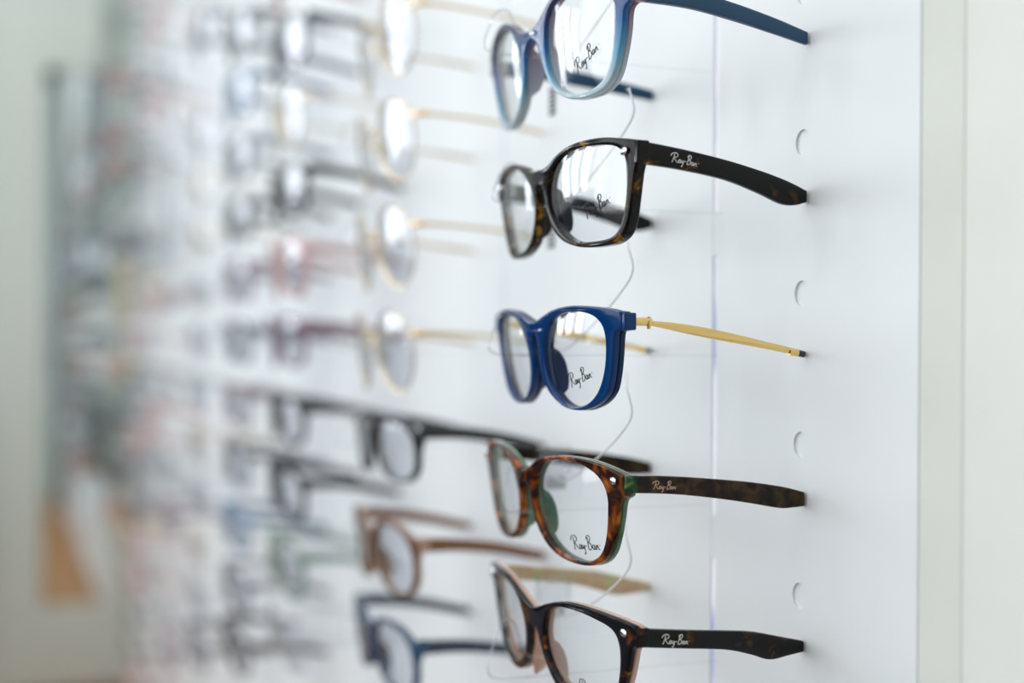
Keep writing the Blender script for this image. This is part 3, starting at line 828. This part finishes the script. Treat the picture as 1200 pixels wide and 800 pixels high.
# ------------------------------------------------------------------ clear holders, cords, tags
def holder(c, zc, label, group, k=1.0, fy=1.0):
    t = empty('spectacle_holder', (c, 0, zc)); tag(t, label, 'holder', group)
    rise = -0.0005
    P = catmull([(0, -0.0004, rise), (0, -0.030, rise), (0, -0.060, rise), (0, -0.085, rise), (0, -0.099, rise+0.0002),
                 (0, -0.1035, rise+0.0025), (0, -0.1015, rise+0.009), (0, -0.0985, rise+0.0145), (0, -0.0935, rise+0.0155), (0, -0.0905, rise+0.011), (0, -0.0870, rise+0.0060), (0, -0.0800, rise+0.0052), (0, -0.0745, rise+0.0052)], 5)
    P = [Vector((p.x, p.y if p.y > -0.085 else -0.085+(p.y+0.085)*fy, p.z*k)) for p in P]
    mb = MB(); mb.tube(P, [0.00026 if p.y > -0.075 and p.z < 0.001*k else 0.0007 for p in P], 8)
    obj('wire_loop', mb.mesh('wire_loop', M['acrylic']), t)
    return t
rows1 = FR
nm = ['the blue-to-clear spectacles', 'the dark tortoiseshell spectacles', 'the navy spectacles', 'the brown and green havana spectacles', 'the lowest sharp spectacles']
for q, k, cc, dz, hs in zip(rows1, nm, FC, (-0.002, -0.003, 0.0, -0.007, -0.013), (1.15, 1.05, 1.15, 1.2, 1.5)):
    holder(cc, row_z(q)+dz, 'clear plastic wire holder carrying %s by the bridge' % k, 'clear wire holders', hs, 0.45 if q == FR[3] else 1.0)
def cord(c, za, label):
    mb = MB()
    P = catmull([(-0.085, -0.035, za+0.050), (-0.062, -0.045, za+0.0455), (-0.0515, -0.050, za+0.043), (-0.0470, -0.050, za+0.034),
                 (-0.052, -0.052, za+0.026), (-0.069, -0.055, za+0.0145), (-0.100, -0.056, za+0.002), (-0.125, -0.052, za+0.002)], 7)
    mb.tube(P, 0.00040, 7)
    o = obj('security_tether', mb.mesh('security_tether', M['cord'])); tag(o, label, 'cord', 'thin security cords')
def price_tag(x, z, label):
    t = empty('price_tag', (x, -0.050, z)); tag(t, label, 'tag', 'small tags on the far temples')
    mb = MB(); mb.box(-0.0040, 0.0040, -0.0004, 0.0004, -0.0170, -0.0030, 0.0002)
    obj('card', mb.mesh('card', M['card']), t)
    mb = MB()
    for k in range(6): mb.box(-0.0034, 0.0034, -0.0006, -0.0003, -0.0162+k*0.0021, -0.0150+k*0.0021)
    obj('print', mb.mesh('print', M['greyink'], False), t)
    mb = MB(); mb.tube([(0, 0, -0.0035), (0, 0, 0.0085)], 0.0005, 6)
    obj('strap', mb.mesh('strap', M['cord']), t)
def clip(x, z, label):
    t = empty('security_clip', (x, -0.048, z)); tag(t, label, 'clip', 'clear clips on the far temples')
    mb = MB(); mb.box(-0.0042, 0.0042, -0.0075, 0.0075, -0.0075, 0.0055, 0.0012)
    obj('clip_body', mb.mesh('clip_body', M['acrylic']), t)
    mb = MB(); mb.box(-0.0032, 0.0032, -0.0050, 0.0050, -0.0140, -0.0080, 0.0010)
    obj('lock', mb.mesh('lock', M['card']), t)
for q, k in zip(rows1, nm):
    cord(CEN[0], row_z(q)+0.0, 'thin pale cord curving behind %s' % k)
for q, k, cc in list(zip(rows1, nm, FC))[:3]:
    price_tag(-0.1330, row_z(q)+0.001, 'small grey printed card tag hanging on the far temple of %s' % k)
for q, k, cc in list(zip(rows1, nm, FC))[3:]:
    clip(-0.1330, row_z(q)+0.009, 'clear plastic security clip on the far temple of %s' % k)

# ------------------------------------------------------------------ blurred columns behind
def copy_thing(root):
    c = root.copy(); C.objects.link(c)
    for ch in root.children:
        d = ch.copy(); C.objects.link(d); d.parent = c
        for g in ch.children:
            e = g.copy(); C.objects.link(e); e.parent = d
    return c
def col(name, r, g, b, **k): return plain(name, srgb(r, g, b), 0.15, coat=0.3, bscale=70, var=0.1, **k)
proto = {}
def P_(key, maker, words): proto[key] = [maker, words, None]
P_('gold', lambda: wire('spectacles', 'panto', M['palegold'], rim=0.0006), 'thin pale gold wire spectacles')
P_('silver', lambda: wire('spectacles', 'panto', M['silver']), 'thin silver wire spectacles')
P_('black', lambda: acetate('spectacles', 'narrow', M['black'], M['black'], temple_prof=SLIM_TEMPLE, detailed=False, lens_mat=M['lens_far']), 'black plastic spectacles')
P_('brown', lambda: acetate('spectacles', 'havana', col('brown_acetate', 112, 74, 50), col('brown_temple', 128, 82, 42), col('pale_brown_acetate', 182, 150, 122), temple_prof=SLIM_TEMPLE, lens_mat=M['lens_far']), 'brown plastic spectacles')
P_('blue', lambda: acetate('spectacles', 'classic', col('steel_blue_acetate', 22, 68, 102), col('dark_blue_temple', 14, 44, 66), temple_prof=SLIM_TEMPLE, lens_mat=M['lens_far']), 'steel blue plastic spectacles')
P_('skyblue', lambda: acetate('spectacles', 'round_square', col('sky_blue_acetate', 88, 140, 186), col('sky_blue_temple', 96, 120, 150), temple_prof=SLIM_TEMPLE, detailed=False, lens_mat=M['lens_far']), 'light blue plastic spectacles')
P_('mauve', lambda: acetate('spectacles', 'classic', col('mauve_acetate', 146, 118, 136), col('mauve_temple', 160, 140, 150), temple_prof=SLIM_TEMPLE, detailed=False, lens_mat=M['lens_far']), 'mauve plastic spectacles')
P_('pink', lambda: acetate('spectacles', 'soft', col('pink_acetate', 222, 178, 178), col('pink_temple', 216, 184, 180), temple_prof=SLIM_TEMPLE, detailed=False, lens_mat=M['lens_far']), 'pink plastic spectacles')
P_('red', lambda: acetate('spectacles', 'narrow', col('red_acetate', 178, 52, 48), col('red_temple', 168, 70, 62), temple_prof=SLIM_TEMPLE, detailed=False, lens_mat=M['lens_far']), 'red plastic spectacles')
P_('green', lambda: acetate('spectacles', 'soft', col('sage_acetate', 138, 160, 146), col('sage_temple', 150, 168, 160), temple_prof=SLIM_TEMPLE, detailed=False, lens_mat=M['lens_far']), 'sage green plastic spectacles')
P_('grey', lambda: acetate('spectacles', 'classic', col('grey_acetate', 92, 96, 108), col('grey_temple', 128, 130, 138), temple_prof=SLIM_TEMPLE, detailed=False, lens_mat=M['lens_far']), 'dark grey plastic spectacles')
P_('tort', lambda: acetate('spectacles', 'classic', M['tort_b'], M['tort_temple'], temple_prof=SLIM_TEMPLE, detailed=False, lens_mat=M['lens_far']), 'brown mottled plastic spectacles')
P_('clear', lambda: acetate('spectacles', 'round_square', M['acrylic'], M['acrylic'], temple_prof=SLIM_TEMPLE, detailed=False, lens_mat=M['lens_far']), 'clear plastic spectacles')
P_('yellow', lambda: acetate('spectacles', 'soft', col('honey_acetate', 206, 170, 84), col('honey_temple', 200, 172, 110), temple_prof=SLIM_TEMPLE, detailed=False, lens_mat=M['lens_far']), 'honey yellow plastic spectacles')
def spect(key):
    p = proto[key]
    if p[2] is None: p[2] = p[0]()[0]; return p[2]
    return copy_thing(p[2])
plan = {   # column index -> {row: kind}, others picked from the palette
 1: {3: 'gold', 2: 'gold', 1: 'gold', 0: 'gold', -1: 'black', -2: 'brown', -3: 'blue', 4: 'silver'},
 2: {4: 'grey', 3: 'gold', 2: 'tort', 1: 'pink', 0: 'mauve', -1: 'black', -2: 'tort', -3: 'green', -4: 'clear', 5: 'pink', -5: 'mauve'},
 3: {5: 'grey', 4: 'skyblue', 3: 'grey', 2: 'tort', 1: 'mauve', 0: 'grey', -1: 'mauve', -2: 'grey', -3: 'skyblue', -4: 'grey', -5: 'tort', 6: 'pink'},
}
pal = {4: ['clear', 'clear', 'silver', 'clear', 'gold', 'clear', 'grey'], 5: ['clear', 'silver', 'clear', 'clear', 'mauve'],
       6: ['clear', 'silver', 'clear', 'pink', 'clear'], 7: ['clear', 'silver', 'grey', 'clear', 'pink', 'clear'], 8: ['grey', 'green', 'clear', 'blue', 'clear', 'pink', 'yellow', 'green'],
       9: ['green', 'grey', 'red', 'tort', 'green', 'clear'], 10: ['grey', 'green', 'tort', 'grey', 'pink']}
def project(p):
    d = Vector(p)-cam.location
    z = d.dot(fw); rt = Vector((math.sin(YAW), math.cos(YAW), 0))
    return 600+1600*d.dot(rt)/z, 400-1600*d.z/z, z
th_ = ['', 'first', 'second', 'third', 'fourth', 'fifth', 'sixth', 'seventh', 'eighth', 'ninth', 'tenth', 'eleventh', 'twelfth', 'thirteenth', 'fourteenth', 'fifteenth', 'sixteenth', 'seventeenth', 'eighteenth', 'nineteenth', 'twentieth', 'twenty-first', 'twenty-second', 'twenty-third', 'twenty-fourth', 'twenty-fifth', 'twenty-sixth', 'twenty-seventh', 'twenty-eighth']
def zz_low(r): return row_z(r) < 0.42
for ci in range(1, len(CEN)):
    c = CEN[ci]
    _, _, zd = project((c, BY, CAMZ))
    lim = 0.25*zd+0.02
    rows = [r for r in range(14, -13, -1) if abs(row_z(r-0.03)-CAMZ) < lim and row_z(r) > 0.10]
    for k, rr in enumerate(rows):
        if ci in plan and rr in plan[ci]: key = plan[ci][rr]
        else:
            pl = pal.get(ci, pal[10]); key = random.choice(pl)
        if ci > 3 and random.random() < 0.08: continue
        if ci >= 8 and zz_low(rr): continue
        o = spect(key)
        jy = random.uniform(-0.002, 0.001); roll = random.uniform(-0.02, 0.02)
        zz = row_z(rr-0.03)+random.uniform(-0.002, 0.001)
        if ci == 1: zz = row_z({3: 2.98, 2: 1.95, 1: 0.92, 0: -0.10, -1: -1.05, -2: -2.10, -3: -3.05}.get(rr, rr))
        put(o, c+random.uniform(-0.003, 0.003)*(ci > 1), zz, roll*(ci > 1), 0, 0, BY)
        tag(o, '%s, %s column from the right, %s from the top' % (proto[key][1], th_[ci+1], th_[k+1]), 'spectacles', 'spectacles in the %s column from the right' % th_[ci+1])
        if ci == 1:
            holder(c, zz, 'clear plastic wire holder in the second column, %s from the top' % th_[k+1], 'clear wire holders')
